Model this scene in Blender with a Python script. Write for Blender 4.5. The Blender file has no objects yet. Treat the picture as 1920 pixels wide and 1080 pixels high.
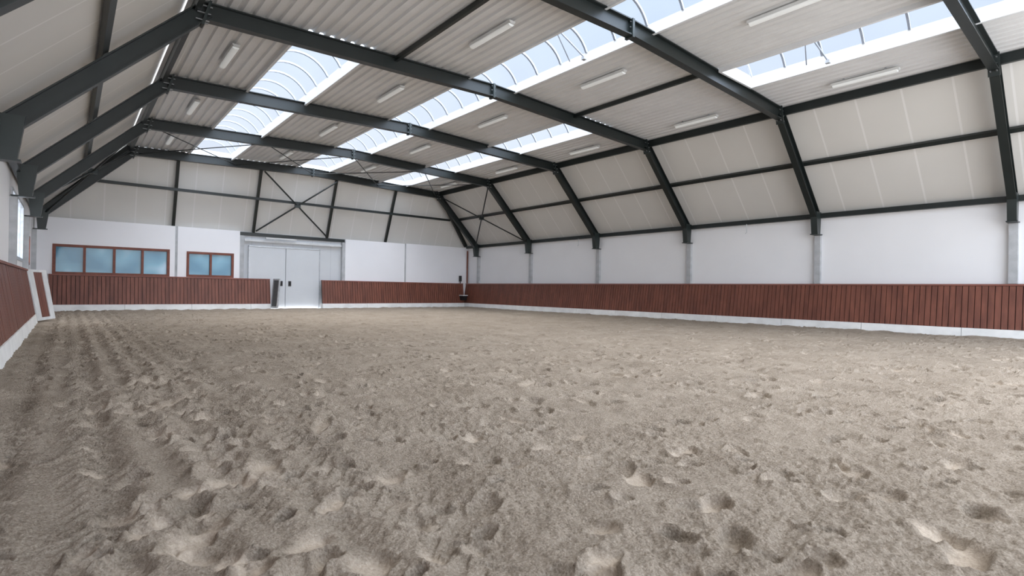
import bpy, math, random
import numpy as np
from mathutils import Vector, Matrix
random.seed(4)
S = bpy.context.scene
COL = S.collection
# ---------------------------------------------------------------- materials
def new_mat(name):
    m = bpy.data.materials.new(name); m.use_nodes = True
    nt = m.node_tree
    return m, nt, nt.nodes['Principled BSDF']
def simple(name, col, rough=.6, metal=0., var=.06, scale=3., bump=0., bscale=40.):
    m, nt, b = new_mat(name)
    N, L = nt.nodes, nt.links
    tc = N.new('ShaderNodeTexCoord')
    n = N.new('ShaderNodeTexNoise'); n.inputs['Scale'].default_value = scale; n.inputs['Detail'].default_value = 5
    L.new(tc.outputs['Object'], n.inputs['Vector'])
    r = N.new('ShaderNodeValToRGB')
    r.color_ramp.elements[0].position = .3; r.color_ramp.elements[1].position = .7
    r.color_ramp.elements[0].color = tuple(c*(1-var) for c in col)+(1,)
    r.color_ramp.elements[1].color = tuple(min(1, c*(1+var)) for c in col)+(1,)
    L.new(n.outputs['Fac'], r.inputs['Fac']); L.new(r.outputs['Color'], b.inputs['Base Color'])
    b.inputs['Roughness'].default_value = rough; b.inputs['Metallic'].default_value = metal
    if bump:
        n2 = N.new('ShaderNodeTexNoise'); n2.inputs['Scale'].default_value = bscale
        L.new(tc.outputs['Object'], n2.inputs['Vector'])
        bp = N.new('ShaderNodeBump'); bp.inputs['Strength'].default_value = bump; bp.inputs['Distance'].default_value = .01
        L.new(n2.outputs['Fac'], bp.inputs['Height']); L.new(bp.outputs['Normal'], b.inputs['Normal'])
    return m
def seam_mat(name, col, seamcol, axis, pitch, width, rough=.55):
    """panel cladding with joint lines repeated along an axis"""
    m, nt, b = new_mat(name); N, L = nt.nodes, nt.links
    tc = N.new('ShaderNodeTexCoord'); sp = N.new('ShaderNodeSeparateXYZ')
    L.new(tc.outputs['Object'], sp.inputs[0])
    def mth(op, a, bb=None):
        q = N.new('ShaderNodeMath'); q.operation = op
        for i, v in enumerate((a, bb)):
            if v is None: continue
            if isinstance(v, (int, float)): q.inputs[i].default_value = v
            else: L.new(v, q.inputs[i])
        return q.outputs[0]
    md = mth('FLOORED_MODULO', sp.outputs[axis], pitch)
    lt = mth('LESS_THAN', md, width)
    n = N.new('ShaderNodeTexNoise'); n.inputs['Scale'].default_value = .8; n.inputs['Detail'].default_value = 4
    L.new(tc.outputs['Object'], n.inputs['Vector'])
    mx0 = N.new('ShaderNodeMixRGB'); mx0.inputs[1].default_value = tuple(c*.94 for c in col)+(1,); mx0.inputs[2].default_value = tuple(min(1, c*1.05) for c in col)+(1,)
    L.new(n.outputs['Fac'], mx0.inputs[0])
    mx = N.new('ShaderNodeMixRGB'); L.new(lt, mx.inputs[0]); L.new(mx0.outputs[0], mx.inputs[1]); mx.inputs[2].default_value = tuple(seamcol)+(1,)
    L.new(mx.outputs[0], b.inputs['Base Color']); b.inputs['Roughness'].default_value = rough
    return m
def wood_mat(name, c0, c1, axis_scale):
    m, nt, b = new_mat(name); N, L = nt.nodes, nt.links
    tc = N.new('ShaderNodeTexCoord'); mp = N.new('ShaderNodeMapping'); mp.inputs['Scale'].default_value = axis_scale
    L.new(tc.outputs['Object'], mp.inputs[0])
    n = N.new('ShaderNodeTexNoise'); n.inputs['Scale'].default_value = 1; n.inputs['Detail'].default_value = 6; n.inputs['Roughness'].default_value = .6
    L.new(mp.outputs[0], n.inputs['Vector'])
    r = N.new('ShaderNodeValToRGB'); r.color_ramp.elements[0].position = .32; r.color_ramp.elements[1].position = .68
    r.color_ramp.elements[0].color = c0+(1,); r.color_ramp.elements[1].color = c1+(1,)
    L.new(n.outputs['Fac'], r.inputs['Fac']); L.new(r.outputs['Color'], b.inputs['Base Color'])
    b.inputs['Roughness'].default_value = .5
    return m
M = {}
M['steel'] = simple('dark_green_steel', (.010, .0145, .014), .38, 0, .15, 2)
M['steel_edge'] = simple('dark_steel_plate', (.016, .023, .022), .35, 0, .1, 4)
M['bolt'] = simple('zinc_bolt', (.35, .36, .37), .35, .8)
M['white'] = simple('white_wall_paint', (.84, .84, .85), .6, 0, .02, .6)
M['white_end'] = simple('white_panel_paint', (.86, .86, .88), .55, 0, .02, .6)
M['grey_wall'] = seam_mat('grey_panel', (.62, .64, .66), (.48, .5, .53), 0, 1.0, .02)
M['concrete'] = simple('concrete_post', (.44, .45, .46), .8, 0, .15, 4, .3, 30)
M['palewood'] = simple('pale_gate_frame', (.66, .67, .67), .7, 0, .1, 3)
M['plinth'] = simple('plinth_concrete', (.82, .815, .79), .8, 0, .09, 2.5, .3, 30)
M['slope'] = seam_mat('cream_insulated_panel_long', (.66, .645, .61), (.76, .745, .72), 1, 1.1, .05)
M['slope_end'] = seam_mat('cream_insulated_panel_end', (.65, .635, .60), (.72, .70, .68), 0, 1.1, .05)
M['deck'] = simple('ribbed_roof_sheet', (.69, .69, .685), .45, 0, .04, 1.5)
M['curb'] = simple('white_curb', (.70, .71, .72), .5, 0, .03, 2)
M['rib'] = simple('aluminium_rib', (.30, .33, .38), .4, .3)
M['planks'] = wood_mat('red_brown_planks', (.125, .041, .026), (.225, .077, .048), (7.3, 7.3, .5))
M['cap'] = wood_mat('red_brown_cap', (.18, .06, .042), (.29, .10, .07), (1, 1, 6))
M['dark'] = simple('dark_gap', (.022, .009, .007), .8)
M['frame_wood'] = wood_mat('window_frame_wood', (.13, .03, .015), (.22, .06, .03), (4, 4, 4))
M['door'] = simple('grey_door_paint', (.62, .64, .66), .45, 0, .03, .8)
M['galv'] = simple('galvanised_steel', (.52, .54, .56), .4, .5, .15, 8)
M['black'] = simple('black_plastic', (.01, .01, .012), .4)
M['greygate'] = simple('dark_grey_panel', (.09, .10, .105), .5, 0, .2, 6)
M['lampbody'] = simple('lamp_housing', (.62, .63, .62), .4)
def glass(name, col, alpha_tr):
    m = bpy.data.materials.new(name); m.use_nodes = True; nt = m.node_tree; N, L = nt.nodes, nt.links
    for n in list(N): N.remove(n)
    o = N.new('ShaderNodeOutputMaterial'); mix = N.new('ShaderNodeMixShader'); t = N.new('ShaderNodeBsdfTransparent'); d = N.new('ShaderNodeBsdfTranslucent')
    tc = N.new('ShaderNodeTexCoord'); no = N.new('ShaderNodeTexNoise'); no.inputs['Scale'].default_value = .7
    L.new(tc.outputs['Object'], no.inputs['Vector'])
    mr = N.new('ShaderNodeMapRange'); mr.inputs['To Min'].default_value = alpha_tr*.4; mr.inputs['To Max'].default_value = alpha_tr*1.6
    L.new(no.outputs['Fac'], mr.inputs['Value']); L.new(mr.outputs[0], mix.inputs[0])
    t.inputs[0].default_value = col+(1,); d.inputs[0].default_value = (.9, .92, .95, 1)
    L.new(t.outputs[0], mix.inputs[1]); L.new(d.outputs[0], mix.inputs[2]); L.new(mix.outputs[0], o.inputs[0])
    return m
M['glaz'] = glass('clear_polycarbonate', (.97, .98, 1.), .02)
M['winglass'] = glass('frosted_window', (.97, .98, 1.), .3)
def pane_mat():
    m, nt, b = new_mat('blue_reflection_glass'); N, L = nt.nodes, nt.links
    tc = N.new('ShaderNodeTexCoord'); n = N.new('ShaderNodeTexNoise'); n.inputs['Scale'].default_value = .8; n.inputs['Detail'].default_value = 1
    L.new(tc.outputs['Object'], n.inputs['Vector'])
    r = N.new('ShaderNodeValToRGB'); e = r.color_ramp.elements
    e[0].position = .36; e[0].color = (.06, .23, .36, 1); e[1].position = .70; e[1].color = (.40, .62, .76, 1)  # blue reflections and their pale patches painted into the glass colour
    x = e.new(.54); x.color = (.14, .37, .51, 1)
    L.new(n.outputs['Fac'], r.inputs['Fac']); L.new(r.outputs['Color'], b.inputs['Base Color'])
    b.inputs['Roughness'].default_value = .05; b.inputs['Specular IOR Level'].default_value = .4
    return m
M['pane'] = pane_mat()
def emis(name, col, s):
    m, nt, b = new_mat(name)
    b.inputs['Base Color'].default_value = col+(1,)
    b.inputs['Emission Color'].default_value = col+(1,); b.inputs['Emission Strength'].default_value = s
    return m
M['diffuser'] = emis('lamp_diffuser', (.75, .77, .76), .2)
def sand_mat():
    m, nt, b = new_mat('arena_sand'); N, L = nt.nodes, nt.links
    tc = N.new('ShaderNodeTexCoord')
    def noise(sc, det, ro=.6):
        n = N.new('ShaderNodeTexNoise'); n.inputs['Scale'].default_value = sc; n.inputs['Detail'].default_value = det; n.inputs['Roughness'].default_value = ro
        L.new(tc.outputs['Object'], n.inputs['Vector']); return n.outputs['Fac']
    def mth(op, *a):
        q = N.new('ShaderNodeMath'); q.operation = op
        for i, v in enumerate(a):
            if isinstance(v, (int, float)): q.inputs[i].default_value = v
            else: L.new(v, q.inputs[i])
        return q.outputs[0]
    r = N.new('ShaderNodeValToRGB'); e = r.color_ramp.elements
    e[0].position = .37; e[0].color = (.195, .152, .112, 1); e[1].position = .64; e[1].color = (.54, .46, .375, 1)
    x = e.new(.5); x.color = (.375, .312, .247, 1)
    L.new(mth('ADD', mth('MULTIPLY', noise(75, 7, .8), .8), mth('MULTIPLY', noise(1.3, 6), .2)), r.inputs['Fac'])
    at = N.new('ShaderNodeAttribute'); at.attribute_name = 'dry_lit'  # dry hoof prints plus the light painted on the sand by the gate
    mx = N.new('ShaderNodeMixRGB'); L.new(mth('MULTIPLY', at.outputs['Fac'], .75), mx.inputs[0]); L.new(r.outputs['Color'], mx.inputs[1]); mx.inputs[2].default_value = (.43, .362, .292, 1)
    L.new(mx.outputs[0], b.inputs['Base Color']); b.inputs['Roughness'].default_value = .95; b.inputs['Specular IOR Level'].default_value = .12
    vo = N.new('ShaderNodeTexVoronoi'); vo.inputs['Scale'].default_value = 70; L.new(tc.outputs['Object'], vo.inputs['Vector'])
    hgt = mth('ADD', mth('MULTIPLY', noise(55, 8, .75), 1.5), mth('MULTIPLY', vo.outputs['Distance'], -.6))
    sm = mth('SUBTRACT', 1., mth('MULTIPLY', at.outputs['Fac'], .6))
    b1 = N.new('ShaderNodeBump'); b1.inputs['Distance'].default_value = .018
    L.new(sm, b1.inputs['Strength'])
    L.new(hgt, b1.inputs['Height'])
    L.new(b1.outputs['Normal'], b.inputs['Normal'])
    return m
M['sand'] = sand_mat()

# ---------------------------------------------------------------- mesh helpers
class G:
    def __init__(s): s.v = []; s.f = []; s.mi = []
    def add(s, vs, fs, mi=0):
        o = len(s.v); s.v += [tuple(v) for v in vs]; s.f += [tuple(i+o for i in f) for f in fs]; s.mi += [mi]*len(fs); return s
    def box(s, a, b, mi=0):
        x0, y0, z0 = a; x1, y1, z1 = b
        vs = [(x0,y0,z0),(x1,y0,z0),(x1,y1,z0),(x0,y1,z0),(x0,y0,z1),(x1,y0,z1),(x1,y1,z1),(x0,y1,z1)]
        return s.add(vs, [(0,3,2,1),(4,5,6,7),(0,1,5,4),(1,2,6,5),(2,3,7,6),(3,0,4,7)], mi)
    def hexa(s, vs, mi=0):
        return s.add(vs, [(0,3,2,1),(4,5,6,7),(0,1,5,4),(1,2,6,5),(2,3,7,6),(3,0,4,7)], mi)
    def sweep(s, a, b, side, prof, mi=0):
        a = Vector(a); b = Vector(b); ax = (b-a).normalized(); sd = Vector(side); sd = (sd-ax*sd.dot(ax)).normalized(); up = ax.cross(sd)
        if up.z < 0: up = -up
        n = len(prof); vs = [a+sd*p[0]+up*p[1] for p in prof]+[b+sd*p[0]+up*p[1] for p in prof]
        fs = [tuple(range(n)), tuple(range(2*n-1, n-1, -1))]+[(i, (i+1) % n, n+(i+1) % n, n+i) for i in range(n)]
        return s.add(vs, fs, mi)
    def ibeam(s, a, b, side, dep, wid, tf=.025, tw=.02, mi=0):
        h = dep/2; w = wid/2; t = tw/2
        return s.sweep(a, b, side, [(-w,-h),(w,-h),(w,-h+tf),(t,-h+tf),(t,h-tf),(w,h-tf),(w,h),(-w,h),(-w,h-tf),(-t,h-tf),(-t,-h+tf),(-w,-h+tf)], mi)
    def bar(s, a, b, side, dep, wid, mi=0):
        h = dep/2; w = wid/2
        return s.sweep(a, b, side, [(-w,-h),(w,-h),(w,h),(-w,h)], mi)
    def rod(s, a, b, r, n=8, mi=0):
        d = (Vector(b)-Vector(a)).normalized(); sd = Vector((0,0,1)) if abs(d.z) < .9 else Vector((1,0,0))
        return s.sweep(a, b, sd, [(r*math.cos(2*math.pi*i/n), r*math.sin(2*math.pi*i/n)) for i in range(n)], mi)
def mk(name, g, mats, origin=(0,0,0), parent=None, label=None, category=None, group=None, kind=None, recalc=True):
    me = bpy.data.meshes.new(name)
    o = Vector(origin)
    me.from_pydata([tuple(Vector(v)-o) for v in g.v], [], g.f)
    if not isinstance(mats, (list, tuple)): mats = [mats]
    for m in mats: me.materials.append(m)
    if len(mats) > 1: me.polygons.foreach_set('material_index', g.mi)
    if recalc:
        import bmesh
        bm = bmesh.new(); bm.from_mesh(me); bmesh.ops.recalc_face_normals(bm, faces=bm.faces); bm.to_mesh(me); bm.free()
    ob = bpy.data.objects.new(name, me); COL.objects.link(ob)
    if parent is None: ob.location = o
    else:
        ob.parent = parent
    meta(ob, label, category, group, kind)
    return ob
def meta(ob, label=None, category=None, group=None, kind=None):
    if label: ob['label'] = label
    if category: ob['category'] = category
    if group: ob['group'] = group
    if kind: ob['kind'] = kind
def root(name, loc, label, category, group=None):
    e = bpy.data.objects.new(name, None); e.location = loc; e.empty_display_size = .3; COL.objects.link(e)
    meta(e, label, category, group); return e
def dup(rt, loc, label=None):
    kids = [c for c in rt.children]
    n = rt.copy(); COL.objects.link(n); n.location = loc
    if label: n['label'] = label
    for k in kids:
        c = k.copy(); COL.objects.link(c); c.parent = n
        for kk in k.children:
            c2 = kk.copy(); COL.objects.link(c2); c2.parent = c
    return n

# ---------------------------------------------------------------- dimensions
XC = 9.45; XR = 20.0; XL = 2*XC-XR        # -1.1
YE = 28.8; YN = -4.0
KX = 16.87; KZ = 6.69; RZ = 6.93
FY = [2.46, 7.43, 12.4, 17.37, 22.34, 27.3]
def mir(x): return 2*XC-x
def deckz(x): return 6.90+.24*max(0, 1-abs(x-XC)/(KX-XC))

# ---------------------------------------------------------------- floor (sand)
def axis(lo, hi, c0, c1, s0, k):
    pts = [c0]; x = c0
    while x < hi:
        x += s0 if x < c1 else max(s0, k*x)
        pts.append(min(x, hi))
    lows = []; x = c0
    while x > lo:
        x -= max(s0*1.0, k*2.0*(abs(x-c0)+2)); lows.append(max(x, lo))
    return np.array(lows[::-1]+pts)
xs = axis(-.95, 19.85, -.3, 3.4, .0085, .0033)
ys = axis(YN, 28.55, .8, 3.2, .0085, .0033)
NX, NY = len(xs), len(ys)
X, Y = np.meshgrid(xs, ys)
dx = np.gradient(xs); dy = np.gradient(ys)
SPc = np.maximum(dx[None, :], dy[:, None])
rng = np.random.default_rng(7)
def vn(X, Y, sc, seed):
    T = np.random.default_rng(seed).random((256, 256))
    u = X/sc; v = Y/sc; iu = np.floor(u).astype(int); iv = np.floor(v).astype(int)
    fu = u-iu; fv = v-iv; fu = fu*fu*(3-2*fu); fv = fv*fv*(3-2*fv)
    a = T[iu % 256, iv % 256]; b = T[(iu+1) % 256, iv % 256]; c = T[iu % 256, (iv+1) % 256]; d = T[(iu+1) % 256, (iv+1) % 256]
    return (a*(1-fu)+b*fu)*(1-fv)+(c*(1-fu)+d*fu)*fv-.5
H = np.zeros_like(X)
for i, (sc, am) in enumerate([(3.1, .02), (1.1, .022), (.47, .024), (.21, .025), (.11, .023)]):
    ca, sa = math.cos(.7*i+.3), math.sin(.7*i+.3)
    H += am*np.clip(sc/(2.2*SPc), 0, 1)*vn(X*ca-Y*sa+50, X*sa+Y*ca+50, sc, 20+i)
# crumbly clods : rounded bumps with sharp creases
for i, (sc, am) in enumerate([(.075, .016), (.042, .013), (.024, .010)]):
    ca, sa = math.cos(.9*i+.5), math.sin(.9*i+.5)
    n_ = vn(X*ca-Y*sa+50, X*sa+Y*ca+50, sc, 60+i)
    H += am*np.clip(sc/(2.2*SPc), 0, 1)*(1.2*np.abs(n_)*2-.5)*(.7+.9*vn(X, Y, .6, 66))
# furrows of the track next to the kickboard
tr = np.exp(-((X-.45)/.85)**2)
H += tr*.020*np.sin(X*2*math.pi/.27+1.0*vn(X, Y, 1.8, 77))
H += .014*np.sin((X*.97-Y*.22)*2*math.pi/.55+.8*vn(X, Y, 2., 75))*np.clip(vn(X, Y, 2.5, 78)+.5, 0, 1)
H += .012*np.sin((X*.80+Y*.6)*2*math.pi/.62)*np.clip(vn(X, Y, 3.5, 79)+.2, 0, 1)*2
for xc_ in (-.32, .10, 1.35):      # tractor tyre tracks with chevron tread
    xx = X-xc_-.05*vn(X, Y, 2.2, 90)
    msk = np.exp(-(xx/.13)**4)*np.clip(.9+1.2*vn(X, Y, 1.3, 91), 0, 1)
    H += msk*(-.016+.008*np.sign(np.sin((Y+np.abs(xx)*1.1)*2*math.pi/.12)))
dry_lit = .6*np.clip(1.3-np.abs(X+.2)/1.0, 0, 1)*np.exp(-((Y-21.5)/3.2)**2)  # pool of light by the west gate, painted in as paler sand
def dent(cx, cy, r, el, ang, dep, rim, dr):
    R = r*2.4*max(el, 1)
    i0, i1 = np.searchsorted(xs, [cx-R, cx+R]); j0, j1 = np.searchsorted(ys, [cy-R, cy+R])
    if i1-i0 < 2 or j1-j0 < 2: return
    x = X[j0:j1, i0:i1]-cx; y = Y[j0:j1, i0:i1]-cy
    ca, sa = math.cos(ang), math.sin(ang)
    p = (x*ca+y*sa)/(r*el); q = (-x*sa+y*ca)/r
    rho = np.sqrt(p*p+q*q)+.45*vn(X[j0:j1, i0:i1], Y[j0:j1, i0:i1], .06, 5)
    cup = np.exp(-np.clip(rho, 0, 9)**6)
    slope = 1+.8*p
    H[j0:j1, i0:i1] *= (1-.6*cup)
    H[j0:j1, i0:i1] += -dep*cup*slope+rim*np.exp(-((rho-1.3)/.28)**2)*(1-.6*p/np.maximum(rho, .3))
    dry_lit[j0:j1, i0:i1] = np.maximum(dry_lit[j0:j1, i0:i1], dr*cup)
for k in range(5600):
    cx = rng.uniform(-.7, 19.5); cy = rng.uniform(-3, 28.2)
    dent(cx, cy, rng.uniform(.035, .078), rng.uniform(1, 1.7), rng.uniform(0, 6.28), rng.uniform(.022, .06), rng.uniform(.006, .018), rng.choice([0, .3, .8]))
for k in range(480):   # busy hoof track alongside the kickboard
    cy = rng.uniform(.5, 28); cx = .75+rng.normal(0, .34)
    dent(cx, cy, rng.uniform(.05, .085), rng.uniform(1, 1.7), 1.57+rng.normal(0, .6), rng.uniform(.02, .045), rng.uniform(.006, .014), rng.uniform(.5, 1.))
for k in range(80):
    dent(rng.uniform(.5, 9), rng.uniform(1, 14), rng.uniform(.04, .07), rng.uniform(2., 3.4), rng.uniform(0, 3.1), rng.uniform(.02, .035), .01, rng.uniform(.4, .9))
me = bpy.data.meshes.new('floor')
nv = NX*NY; me.vertices.add(nv)
me.vertices.foreach_set('co', np.stack([X, Y, H], -1).astype(np.float32).ravel())
ii = np.arange(NX-1)[None, :]+NX*np.arange(NY-1)[:, None]
q = np.stack([ii, ii+1, ii+1+NX, ii+NX], -1).reshape(-1, 4)
nf = len(q); me.loops.add(nf*4); me.polygons.add(nf)
me.loops.foreach_set('vertex_index', q.ravel().astype(np.int32))
me.polygons.foreach_set('loop_start', (np.arange(nf)*4).astype(np.int32))
me.update(calc_edges=True)
me.polygons.foreach_set('use_smooth', np.ones(nf, bool))
a = me.attributes.new('dry_lit', 'FLOAT', 'POINT'); a.data.foreach_set('value', dry_lit.astype(np.float32).ravel())
me.materials.append(M['sand'])
fl = bpy.data.objects.new('floor', me); COL.objects.link(fl); fl['kind'] = 'structure'
fl['label'] = 'loose beige riding sand with hoof prints'
print('sand', NX, NY)

# ---------------------------------------------------------------- walls / slopes / deck
st = dict(kind='structure')
mk('wall_east', G().box((XR, YN, -.15), (XR+.12, YE+.1, 3.86)), M['white'], label='white painted long wall above the kickboard', **st)
# west wall with openings
WO = [(17.75, 21.9, 1.75, 3.45), (23.1, 25.6, 1.75, 2.75)]
g = G(); y = YN
for (a_, b_, z0, z1) in WO:
    g.box((XL-.12, y, -.15), (XL, a_, 3.86)); g.box((XL-.12, a_, -.15), (XL, b_, z0)); g.box((XL-.12, a_, z1), (XL, b_, 3.86)); y = b_
g.box((XL-.12, y, -.15), (XL, YE+.1, 3.86))
mk('wall_west', g, M['white'], label='white painted long wall with window openings', **st)
mk('wall_north', G().box((XL, YE, -.15), (XR, YE+.1, 3.8)), M['grey_wall'], label='light grey panelled end wall around the big door', **st)
# white lining panels on the end wall
WP = [(-1.08, 3.72, 3.80), (3.82, 6.42, 3.80), (11.75, 15.40, 3.78), (15.50, 19.95, 3.80)]
def panel_with_hole(x0, x1, z1, hole):
    g = G(); y0, y1 = YE-.22, YE-.002
    if not hole: return g.box((x0, y0, -.1), (x1, y1, z1))
    a_, b_, c, d = hole
    g.box((x0, y0, -.1), (a_, y1, z1)); g.box((b_, y0, -.1), (x1, y1, z1)); g.box((a_, y0, -.1), (b_, y1, c)); g.box((a_, y0, d), (b_, y1, z1)); return g
W1 = (-.50, 3.50, 1.50, 2.70); W2 = (4.20, 6.14, 1.52, 2.66)
for i, (x0, x1, z1) in enumerate(WP):
    hole = [W1, W2, None, None][i]
    mk('wall_north_panel', panel_with_hole(x0, x1, z1, hole), M['white_end'], label='smooth white lining panel on the end wall', **st)
mk('trim_1', G().box((15.40, YE-.2, 0), (15.5, YE-.002, 3.78)).box((3.72, YE-.2, 0), (3.82, YE-.002, 3.8)).box((6.42, YE-.2, 0), (6.62, YE-.002, 3.6)).box((11.58, YE-.2, 0), (11.75, YE-.002, 3.6)), M['concrete'], label='grey posts between end wall panels', **st)
SX0, SZ0, SX1, SZ1 = XR+.08, 3.85, KX+.2, 7.0
YT = FY[-1]+.2
def slope(side):
    f = (lambda x: x) if side > 0 else mir
    g = G(); vs = [(f(SX0), YN, SZ0), (f(SX0), YE+.08, SZ0), (f(SX1), YT, SZ1), (f(SX1), YN, SZ1)]
    n = Vector((.7*side, 0, .7))*.08
    g.hexa(vs+[tuple(Vector(v)+n) for v in vs]); return g
mk('ceiling_east_slope', slope(1), M['slope'], label='cream insulated panels on the steep roof side', **st)
mk('ceiling_west_slope', slope(-1), M['slope'], label='cream insulated panels on the steep roof side', **st)
vs = [(mir(SX0), YE+.08, 3.74), (SX0, YE+.08, 3.74), (SX1, YT, SZ1), (mir(SX1), YT, SZ1)]
n = Vector((0, .09, .03))
mk('ceiling_north_slope', G().hexa(vs+[tuple(Vector(v)+n) for v in vs]), M['slope_end'], label='cream insulated panels closing the hipped end', **st)

STR = [(4.0, 5.75), (8.6, 10.3), (13.05, 14.75)]
def deck(x0, x1, y0, y1):
    g = G(); P = .25
    k0 = math.floor(x0/P)-1
    pts = []
    for k in range(k0, int(x1/P)+2):
        for (o, h) in ((0, 0), (.12, 0), (.15, .05), (.22, .05)):
            pts.append((k*P+o, h))
    pts = [(x0, 0)]+[p for p in pts if x0+.001 < p[0] < x1-.001]+[(x1, 0)]
    vs = [(x, y0, deckz(x)+h) for x, h in pts]+[(x, y1, deckz(x)+h) for x, h in pts]; n = len(pts)
    g.add(vs, [(i, i+1, n+i+1, n+i) for i in range(n-1)]); return g
segs = [(mir(KX)-.25, STR[0][0], YN, YT), (STR[0][1], STR[1][0], YN, YT), (STR[1][1], STR[2][0], YN, YT), (STR[2][1], KX+.25, YN, YT),
        (STR[0][0], STR[0][1], FY[1], FY[2]), (STR[2][0], STR[2][1], FY[1], FY[2])]
for s_ in segs:
    mk('ceiling', deck(*s_), M['deck'], label='light grey ribbed steel roof deck', recalc=False, **st)

# ---------------------------------------------------------------- skylights
def skylight(x0, x1, y0, y1):
    xm = (x0+x1)/2; zb = min(deckz(x0), deckz(x1))-.06; zt = max(deckz(x0), deckz(x1))+.20
    e = root('roof_skylight', (xm, (y0+y1)/2, zb), 'long barrel-vaulted skylight with white curb and thin curved ribs', 'skylight', 'barrel skylights in the roof')
    O = e.location
    g = G().box((x0-.02, y0, zb), (x0+.05, y1, zt)).box((x1-.05, y0, zb), (x1+.02, y1, zt)).box((x0+.05, y0, zb), (x1-.05, y0+.06, zt)).box((x0+.05, y1-.06, zb), (x1-.05, y1, zt))
    mk('curb', g, M['curb'], O, e)
    w = (x1-x0)/2-.03; ris = .50; R = (w*w+ris*ris)/(2*ris); am = math.asin(w/R)
    def arc(t, rr=0): a_ = -am+2*am*t; return (xm+(R+rr)*math.sin(a_), zt+(R+rr)*math.cos(a_)-(R-ris))
    g = G(); n = 12; vs = []
    for k in range(n+1):
        x, z = arc(k/n); vs += [(x, y0, z), (x, y1, z)]
    g.add(vs, [(2*k, 2*k+1, 2*k+3, 2*k+2) for k in range(n)])
    for yy in (y0+.01, y1-.01):
        g.add([(arc(k/n)[0], yy, arc(k/n)[1]) for k in range(n+1)], [tuple(range(n+1))])
    mk('glazing', g, M['glaz'], O, e, recalc=False)
    g = G(); n = 14
    for k in range(n):
        a0, a1 = arc(k/n, .005), arc((k+1)/n, .005)
        b0, b1 = arc(k/n, -.05), arc((k+1)/n, -.05)
        g.hexa([(b0[0], O.y-.025, b0[1]), (b1[0], O.y-.025, b1[1]), (b1[0], O.y+.025, b1[1]), (b0[0], O.y+.025, b0[1]),
                (a0[0], O.y-.025, a0[1]), (a1[0], O.y-.025, a1[1]), (a1[0], O.y+.025, a1[1]), (a0[0], O.y+.025, a0[1])])
    cnt = max(2, round((y1-y0)/.95)); first = mk('rib', g, M['rib'], O, e)
    for k in range(cnt+1):
        off = y0+.05+(y1-y0-.1)*k/cnt-O.y
        if k == 0: first.location = (0, off, 0)
        else:
            c = first.copy(); COL.objects.link(c); c.parent = e; c.location = (0, off, 0)
    return e
sk = [skylight(*STR[0], FY[2]+.12, YT-.1), skylight(*STR[1], YN+.2, YT-.1), skylight(*STR[2], FY[2]+.12, YT-.1), skylight(*STR[2], YN+.2, FY[1]-.1), skylight(*STR[0], YN+.2, FY[1]-.1)]
# opening arms of the vents
for (x, y, s_) in ((10.0, 9.3, 1), (14.4, 5.2, 1)):
    z = deckz(x)+.2
    e = root('vent_opener', (x, y, z), 'thin galvanised push rods opening the skylight vent', 'vent opener', 'skylight vent openers')
    g = G().rod((x, y, z-.25), (x-.9, y+.2, z+.35), .02).rod((x-.9, y+.2, z+.35), (x-1.3, y-.6, z+.3), .016).rod((x, y+.5, z-.2), (x-.9, y+.2, z+.35), .016)
    mk('push_rod', g, M['rib'], e.location, e)
    mk('motor', G().box((x-.05, y-.05, z-.32), (x+.05, y+.05, z-.24)), M['galv'], e.location, e)

# ---------------------------------------------------------------- portal frames
y = FY[0]
fr = root('roof_frame', (XC, y, 3.2), 'dark green steel portal frame spanning the hall', 'steel frame', 'portal frames across the hall')
O = fr.location
for s_, f in ((1, lambda x: x), (-1, mir)):
    mk('top_beam', G().ibeam((XC, y, RZ), (f(KX), y, KZ), (0, 1, 0), .36, .19), M['steel'], O, fr)
    mk('slope_beam', G().ibeam((f(KX-.05), y, KZ+.04), (f(19.72), y, 3.80), (0, 1, 0), .32, .19), M['steel'], O, fr)
    g = G().hexa([(f(19.60), y-.1, 3.2), (f(19.84), y-.1, 3.2), (f(19.84), y+.1, 3.2), (f(19.60), y+.1, 3.2),
                  (f(19.50), y-.1, 3.95), (f(19.90), y-.1, 3.95), (f(19.90), y+.1, 3.95), (f(19.50), y+.1, 3.95)])
    g.box((min(f(19.55), f(19.98)), y-.12, 3.17), (max(f(19.55), f(19.98)), y+.12, 3.20))
    mk('foot_bracket', g, M['steel_edge'], O, fr)
    # knee end plate with bolts
    g = G().bar((f(KX+.02)-.0, y, KZ-.30), (f(KX-.12), y, KZ+.22), (0, 1, 0), .05, .22)
    for dz in (-.2, -.05, .1):
        for dyy in (-.06, .06):
            g.rod((f(KX-.14-dz*.2), y+dyy, KZ+dz), (f(KX+.10-dz*.2), y+dyy, KZ+dz), .016, 6, 1)
    mk('knee_plate', g, [M['steel_edge'], M['bolt']], O, fr)
g = G().box((XC-.035, y-.11, RZ-.22), (XC+.035, y+.11, RZ+.19))
for dz in (-.14, 0, .12):
    for dyy in (-.06, .06): g.rod((XC-.07, y+dyy, RZ+dz), (XC+.07, y+dyy, RZ+dz), .014, 6, 1)
mk('splice_plate', g, [M['steel_edge'], M['bolt']], O, fr)
for yy in FY[1:]: dup(fr, (XC, yy, 3.2))

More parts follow.
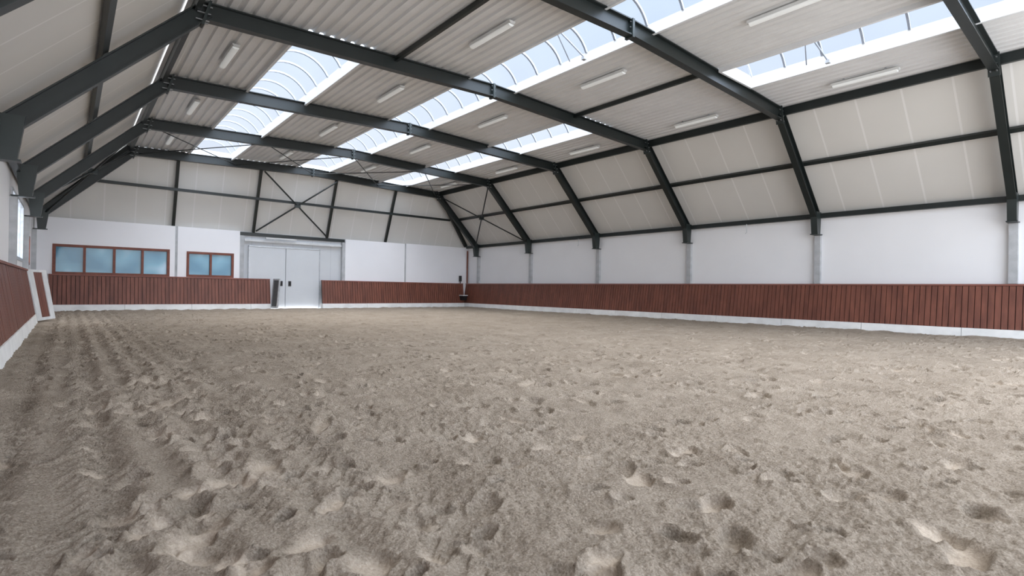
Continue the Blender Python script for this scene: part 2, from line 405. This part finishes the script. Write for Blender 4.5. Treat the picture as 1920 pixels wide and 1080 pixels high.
# purlins along the hall
def pur(nm, a, b, side, dep, wid, lab, mat=None, I=False):
    g = G(); (g.ibeam if I else g.bar)(a, b, side, dep, wid)
    return mk(nm, g, mat or M['steel'], a, None, lab, 'steel beam', 'dark steel purlins')
for s_, f in ((1, lambda x: x), (-1, mir)):
    pur('eave_beam', (f(19.88), YN, 3.83), (f(19.88), YE-.25, 3.83), (1, 0, 0), .16, .14, 'dark steel eave beam along the wall top')
    pur('purlin', (f(18.47), YN, 5.40), (f(18.47), YE-.95, 5.40), (1, 0, 1*s_), .13, .10, 'dark steel purlin halfway up the steep roof side')
    pur('knee_beam', (f(16.98), YN, 6.78), (f(16.98), YT-.1, 6.78), (1, 0, 0), .24, .10, 'dark steel beam along the roof knee')
pur('eave_beam', (-1, YE-.02, 3.70), (19.9, YE-.02, 3.70), (0, 1, 0), .16, .14, 'dark steel eave beam on the end wall')
pur('purlin', (.75, YE-.85, 5.38), (18.15, YE-.85, 5.38), (0, 1, 0), .12, .1, 'dark steel rail halfway up the hipped end')
for x in (3.65, 7.05, 10.75, 14.2):
    pur('end_stud', (x, YE-.08, 3.8), (x, YT-.12, 6.85), (1, 0, 0), .12, .12, 'dark steel stud on the hipped end')
for f in ((lambda x: x), mir):
    pur('hip_rafter', (f(19.88), YE-.12, 3.92), (f(17.0), YT-.1, 6.86), (0, 1, 0), .2, .16, 'dark steel hip rafter in the corner')
for x in (6.35, 12.9):
    pur('deck_strut', (x, FY[1], deckz(x)-.08), (x, FY[2], deckz(x)-.08), (1, 0, 0), .12, .08, 'dark steel strut between two frames')
# bracing
def brace(nm, quad, r, lab, plate=True):
    a_, b_, c, d = [Vector(v) for v in quad]
    e = root(nm, (a_+b_+c+d)/4, lab, 'bracing', 'cross bracing rods')
    O = e.location
    mk('rod', G().rod(a_, c, r), M['steel'], O, e); mk('rod', G().rod(b_, d, r), M['steel'], O, e)
    m = O
    if plate: mk('centre_plate', G().box(m-Vector((.14, .05, .09)), m+Vector((.14, .05, .09))), M['steel_edge'], O, e)
for f in ((lambda x: x), mir):
    brace('slope_brace', [(f(19.6), FY[4]+.12, 3.85), (f(19.6), FY[5]-.12, 3.85), (f(16.95), FY[5]-.12, 6.6), (f(16.95), FY[4]+.12, 6.6)], .035, 'dark steel cross bracing on the steep roof side')
brace('end_brace', [(7.13, YE-.25, 3.85), (10.67, YE-.25, 3.85), (10.67, YT-.35, 6.6), (7.13, YT-.35, 6.6)], .04, 'dark steel cross bracing on the hipped end')
for x0, x1 in ((2.2, 5.9), (5.9, 9.45), (9.45, 13.0), (13.0, 16.7)):
    brace('roof_brace', [(x0, FY[4], deckz(x0)-.3), (x1, FY[4], deckz(x1)-.3), (x1, FY[5], deckz(x1)-.3), (x0, FY[5], deckz(x0)-.3)], .02, 'thin steel cross bracing rods under the roof', False)
# concrete wall posts
for yy in FY:
    for f in ((lambda x: x), mir):
        a_, b_ = sorted((f(19.86), f(19.998)))
        mk('wall_post', G().box((a_, yy-.095, 1.5), (b_, yy+.095, 3.16)), M['concrete'], (f(19.93), yy, 1.5), None, 'grey concrete post between white wall panels', 'post', 'concrete wall posts')
for yy in (9.9, 18.6):
    mk('hanging_wire', G().rod((19.78, yy, 3.76), (19.80, yy, 3.45), .012, 6).rod((19.80, yy, 3.45), (19.80, yy+.06, 3.40), .012, 6), M['galv'], (19.78, yy, 3.76), None, 'short thin wire hanging from the eave beam', 'wire', 'wires hanging at the wall')

# ---------------------------------------------------------------- fluorescent fixtures
fx, fyy = 7.4, 9.8; fz = deckz(fx)-.05
lf = root('ceiling_light', (fx, fyy, fz), 'long white fluorescent batten light under the roof deck', 'ceiling light', 'batten lights under the roof')
O = lf.location
mk('housing', G().hexa([(fx-.06, fyy-.78, fz-.06), (fx+.06, fyy-.78, fz-.06), (fx+.06, fyy+.78, fz-.06), (fx-.06, fyy+.78, fz-.06), (fx-.09, fyy-.78, fz+.0), (fx+.09, fyy-.78, fz), (fx+.09, fyy+.78, fz), (fx-.09, fyy+.78, fz)]), M['lampbody'], O, lf)
prof = [(.075*math.cos(t), .05*math.sin(t)) for t in [math.pi+math.pi*i/8 for i in range(9)]]
mk('diffuser', G().sweep((fx, fyy-.74, fz-.06), (fx, fyy+.74, fz-.06), (1, 0, 0), prof), M['diffuser'], O, lf)
for d_ in (-.48, .48):
    mk('bracket', G().box((fx-.02, fyy+d_-.02, fz), (fx+.02, fyy+d_+.02, fz+.1)), M['galv'], O, lf)
for X_ in (3.0, 7.4, 11.3, 16.0):
    for Y_ in (4.9, 9.8, 14.8, 19.8, 24.8):
        if (X_, Y_) in ((7.4, 9.8), (3.0, 4.9)): continue
        dup(lf, (X_, Y_, deckz(X_)-.05))

# ---------------------------------------------------------------- kickboards
KT = 1.44
def kick(P, D, Nn, L, lab, nm='kickboard', dark=False):
    P = Vector(P); D = Vector(D); Nn = Vector(Nn)
    e = root(nm, P+D*(L/2)+Nn*.1, lab, 'kickboard', 'kickboards around the arena'); O = e.location
    def pt(s, n, z): return P+D*s+Nn*n+Vector((0, 0, z))
    g = G(); s = 0
    while s < L-.01:
        s1 = min(s+2.5, L)
        g.hexa([pt(s, -.06, -.12), pt(s1-.012, -.06, -.12), pt(s1-.012, .29, -.12), pt(s, .29, -.12), pt(s, -.06, .24), pt(s1-.012, -.06, .24), pt(s1-.012, .24, .24), pt(s, .24, .24)])
        s = s1
    mk('plinth', g, M['plinth'], O, e)
    g = G(); s = 0; pw = .142
    while s < L-.03:
        s1 = min(s+pw-.017, L); j = random.uniform(-.003, .003)
        g.hexa([pt(s, .19+j, .245), pt(s1, .19+j, .245), pt(s1, .22+j, .245), pt(s, .22+j, .245), pt(s, .0+j, KT), pt(s1, .0+j, KT), pt(s1, .03+j, KT), pt(s, .03+j, KT)])
        s += pw
    mk('planks', g, M['planks'], O, e)
    mk('backing', G().hexa([pt(0, .12, .241), pt(L, .12, .241), pt(L, .185, .241), pt(0, .185, .241), pt(0, -.07, KT), pt(L, -.07, KT), pt(L, -.006, KT), pt(0, -.006, KT)]), M['dark'], O, e)
    mk('cap_rail', G().hexa([pt(0, -.09, KT+.003), pt(L, -.09, KT+.003), pt(L, .055, KT+.003), pt(0, .055, KT+.003), pt(0, -.09, KT+.05), pt(L, -.09, KT+.05), pt(L, .055, KT+.05), pt(0, .055, KT+.05)]), M['cap'], O, e)
    return e
lab = 'red-brown vertical plank kickboard on a pale concrete plinth'
kick((19.85, YN, 0), (0, 1, 0), (-1, 0, 0), 28.52-YN, lab)
kick((-.62, 28.48, 0), (1, 0, 0), (0, -1, 0), 7.8+.62, lab)
kick((10.42, 28.48, 0), (1, 0, 0), (0, -1, 0), 19.55-10.42, lab)
kick((-.92, YN, 0), (0, 1, 0), (1, 0, 0), 20.0-YN, lab)
kick((-.92, 24.6, 0), (0, 1, 0), (1, 0, 0), 28.52-24.6, lab)
# gate in the west kickboard : leaves leaning open
def gate(P, Q, lean, nm, lab, mat, fw=.07, fmat=None):
    P = Vector(P); Q = Vector(Q); D = (Q-P).normalized(); L = (Q-P).length; Nn = Vector((0, 0, 1)).cross(D)
    e = root(nm, (P+Q)/2, lab, 'gate', None); O = e.location
    def pt(s, n, z): return P+D*s+Nn*(n+lean*z)+Vector((0, 0, z))
    def slab(g, s0, s1, n0, n1, z0, z1): g.hexa([pt(s0, n0, z0), pt(s1, n0, z0), pt(s1, n1, z0), pt(s0, n1, z0), pt(s0, n0, z1), pt(s1, n0, z1), pt(s1, n1, z1), pt(s0, n1, z1)])
    g = G(); slab(g, 0, fw, -.04, .04, .04, 1.5); slab(g, L-fw, L, -.04, .04, .04, 1.5); slab(g, fw, L-fw, -.04, .04, .04, .12); slab(g, fw, L-fw, -.04, .04, 1.43, 1.5)
    mk('gate_frame', g, fmat or M['galv'], O, e)
    g = G(); s = fw+.005
    while s < L-fw-.03:
        slab(g, s, min(s+.13, L-fw-.005), -.02, .02, .125, 1.425); s += .142
    mk('planks', g, mat, O, e)
    g = G(); slab(g, L-fw-.13, L-fw-.03, .045, .07, .9, 1.0)
    mk('latch', g, M['black'], O, e)
    return e
gl = 'open red-brown plank gate leaf in a wide pale frame'
gate((-.68, 20.15, 0), (-.32, 21.5, 0), .17, 'arena_gate', gl, M['planks'], .36, M['palewood'])
gate((-.66, 22.1, 0), (-.58, 24.5, 0), .17, 'arena_gate', 'red-brown plank gate leaf standing in the kickboard line', M['planks'], .12, M['palewood'])
gate((7.80, 28.15, 0), (7.93, 27.6, 0), .08, 'passage_gate', 'narrow dark grey gate leaf swung open beside the door', M['greygate'], .05)

# ---------------------------------------------------------------- big door
dx0, dx1, dz1 = 6.85, 10.40, 3.12
dr = root('door_1', ((dx0+dx1)/2, YE-.05, 0), None, None); dr['kind'] = 'structure'; dr['label'] = 'large light grey double door with black handles'
O = dr.location; xm = (dx0+dx1)/2
for a_, b_ in ((dx0+.04, xm-.012), (xm+.012, dx1-.04)):
    g = G().box((a_, YE-.10, .04), (b_, YE-.03, dz1-.04))
    lf_ = mk('door_leaf', g, M['door'], O, dr)
    hx = b_-.2 if a_ < xm-.5 else a_+.2
    h = mk('door_handle', G().box((hx-.07, YE-.125, 1.14), (hx+.07, YE-.10, 1.40)).rod((hx, YE-.16, 1.20), (hx, YE-.16, 1.34), .015), M['black'], O, lf_)
mk('door_frame', G().box((dx0, YE-.12, 0), (dx0+.035, YE-.002, dz1)).box((dx1-.035, YE-.12, 0), (dx1, YE-.002, dz1)).box((dx0, YE-.12, dz1-.035), (dx1, YE-.002, dz1+.02)), M['galv'], O, dr)
mk('door_track', G().box((6.64, YE-.16, 3.34), (11.55, YE-.002, 3.44)), M['palewood'], O, dr)
lb = root('door_light', (8.4, YE-.2, 3.5), 'slim white lamp above the big door', 'lamp')
mk('housing', G().box((7.6, YE-.26, 3.50), (9.1, YE-.17, 3.58)), M['lampbody'], lb.location, lb)

# ---------------------------------------------------------------- end wall windows
def window(nm, W, n, lab):
    x0, x1, z0, z1 = W; yf = YE-.25
    e = root(nm, ((x0+x1)/2, yf, z0), None, None); e['kind'] = 'structure'; e['label'] = lab; O = e.location
    t = .085; g = G().box((x0-.02, yf, z0-.02), (x0+t, YE-.05, z1+.02)).box((x1-t, yf, z0-.02), (x1+.02, YE-.05, z1+.02)).box((x0+t, yf, z0-.02), (x1-t, YE-.05, z0+t)).box((x0+t, yf, z1-t), (x1-t, YE-.05, z1+.02))
    w = (x1-x0)/n
    for k in range(1, n): g.box((x0+k*w-.045, yf, z0+t), (x0+k*w+.045, YE-.05, z1-t))
    mk('window_frame', g, M['frame_wood'], O, e)
    for k in range(n):
        mk('pane', G().box((x0+k*w+.045, YE-.16, z0+t), (x0+(k+1)*w-.045, YE-.15, z1-t)), M['pane'], O, e)
window('window_1', W1, 4, 'four-pane red-brown wooden window with bluish reflections painted on the glass')
window('window_2', W2, 2, 'two-pane red-brown wooden window with bluish reflections painted on the glass')
def wwin(nm, o, n, mat, lab):
    y0, y1, z0, z1 = o; e = root(nm, (XL, (y0+y1)/2, z0), None, None); e['kind'] = 'structure'; e['label'] = lab; O = e.location
    t = .08; xa, xb = XL-.1, XL+.03
    g = G().box((xa, y0, z0), (xb, y0+t, z1)).box((xa, y1-t, z0), (xb, y1, z1)).box((xa, y0+t, z0), (xb, y1-t, z0+t)).box((xa, y0+t, z1-t), (xb, y1-t, z1))
    w = (y1-y0)/n
    for k in range(1, n): g.box((xa, y0+k*w-.04, z0+t), (xb, y0+k*w+.04, z1-t))
    mk('window_frame', g, mat, O, e)
    for k in range(n): mk('pane', G().box((XL-.05, y0+k*w+.04, z0+t), (XL-.045, y0+(k+1)*w-.04, z1-t)), M['winglass'], O, e)
wwin('window_3', WO[0], 3, M['galv'], 'tall bright window with grey frame')
wwin('window_4', WO[1], 2, M['frame_wood'], 'small bright window with red-brown wooden frame')

# ---------------------------------------------------------------- corner odds and ends
e = root('corner_lamp', (19.35, 28.38, 1.495), 'small black holder standing on the kickboard corner', 'holder')
mk('stem', G().rod((19.35, 28.46, 1.495), (19.35, 28.46, 1.62), .03), M['black'], e.location, e)
mk('cup', G().sweep((19.35, 28.46, 1.62), (19.33, 28.44, 1.98), (1, 0, 0), [(.09*math.cos(i*math.pi/5), .09*math.sin(i*math.pi/5)) for i in range(10)]), M['black'], e.location, e)
e = root('letter_box', (19.3, 27.95, .5), 'small black and white box fixed to the kickboard', 'box')
mk('body', G().hexa([(19.2, 27.95, .42), (19.5, 27.95, .42), (19.5, 28.22, .42), (19.2, 28.22, .42), (19.15, 27.85, .70), (19.5, 27.85, .70), (19.5, 28.24, .70), (19.15, 28.24, .70)]), M['black'], e.location, e)
mk('lid', G().box((19.12, 27.83, .70), (19.52, 28.24, .76)), M['curb'], e.location, e)
mk('down_pipe', G().rod((19.9, 28.5, 1.5), (19.9, 28.5, 3.6), .045), M['frame_wood'], (19.9, 28.5, 1.5), None, 'thin brown pipe in the wall corner', 'pipe')

# ---------------------------------------------------------------- world
w = bpy.data.worlds.new('World'); S.world = w; w.use_nodes = True; nt = w.node_tree; N, L = nt.nodes, nt.links
bg = N['Background']; tc = N.new('ShaderNodeTexCoord'); sp = N.new('ShaderNodeSeparateXYZ'); L.new(tc.outputs['Generated'], sp.inputs[0])
r = N.new('ShaderNodeValToRGB'); e_ = r.color_ramp.elements
e_[0].position = 0; e_[0].color = (.88, .90, .94, 1); e_[1].position = .55; e_[1].color = (.57, .72, .95, 1)
L.new(sp.outputs[2], r.inputs['Fac']); L.new(r.outputs['Color'], bg.inputs['Color'])
mr = N.new('ShaderNodeMapRange'); mr.interpolation_type = 'SMOOTHSTEP'
mr.inputs['From Min'].default_value = .1; mr.inputs['From Max'].default_value = -.6; mr.inputs['To Min'].default_value = 1.0; mr.inputs['To Max'].default_value = 5.0  # sky strengthened behind the camera, added as unseen fill through the open end
L.new(sp.outputs[1], mr.inputs['Value']); L.new(mr.outputs[0], bg.inputs['Strength'])
# hazy sun, strongly diffused, falling through the skylights
sl = bpy.data.lights.new('sun', 'SUN'); sl.energy = 14; sl.angle = math.radians(100); sl.color = (1, .98, .95)
so = bpy.data.objects.new('sun', sl); COL.objects.link(so); so.location = (9, 10, 20)
so.rotation_euler = (math.radians(-2), math.radians(7), 0)

# ---------------------------------------------------------------- camera
cam = bpy.data.cameras.new('Camera'); co = bpy.data.objects.new('Camera', cam); COL.objects.link(co)
cam.sensor_width = 36; cam.lens = 36*1000/1920; cam.clip_start = .05; cam.clip_end = 300
yaw = math.radians(39.75)
co.location = (0, 0, 1.12)
co.rotation_mode = 'QUATERNION'
co.rotation_quaternion = (Matrix.Rotation(-yaw, 4, 'Z') @ Matrix.Rotation(math.pi/2+.0037, 4, 'X') @ Matrix.Rotation(.0153, 4, 'Z')).to_quaternion()
S.camera = co
S.view_settings.view_transform = 'Standard'
S.view_settings.look = 'None'
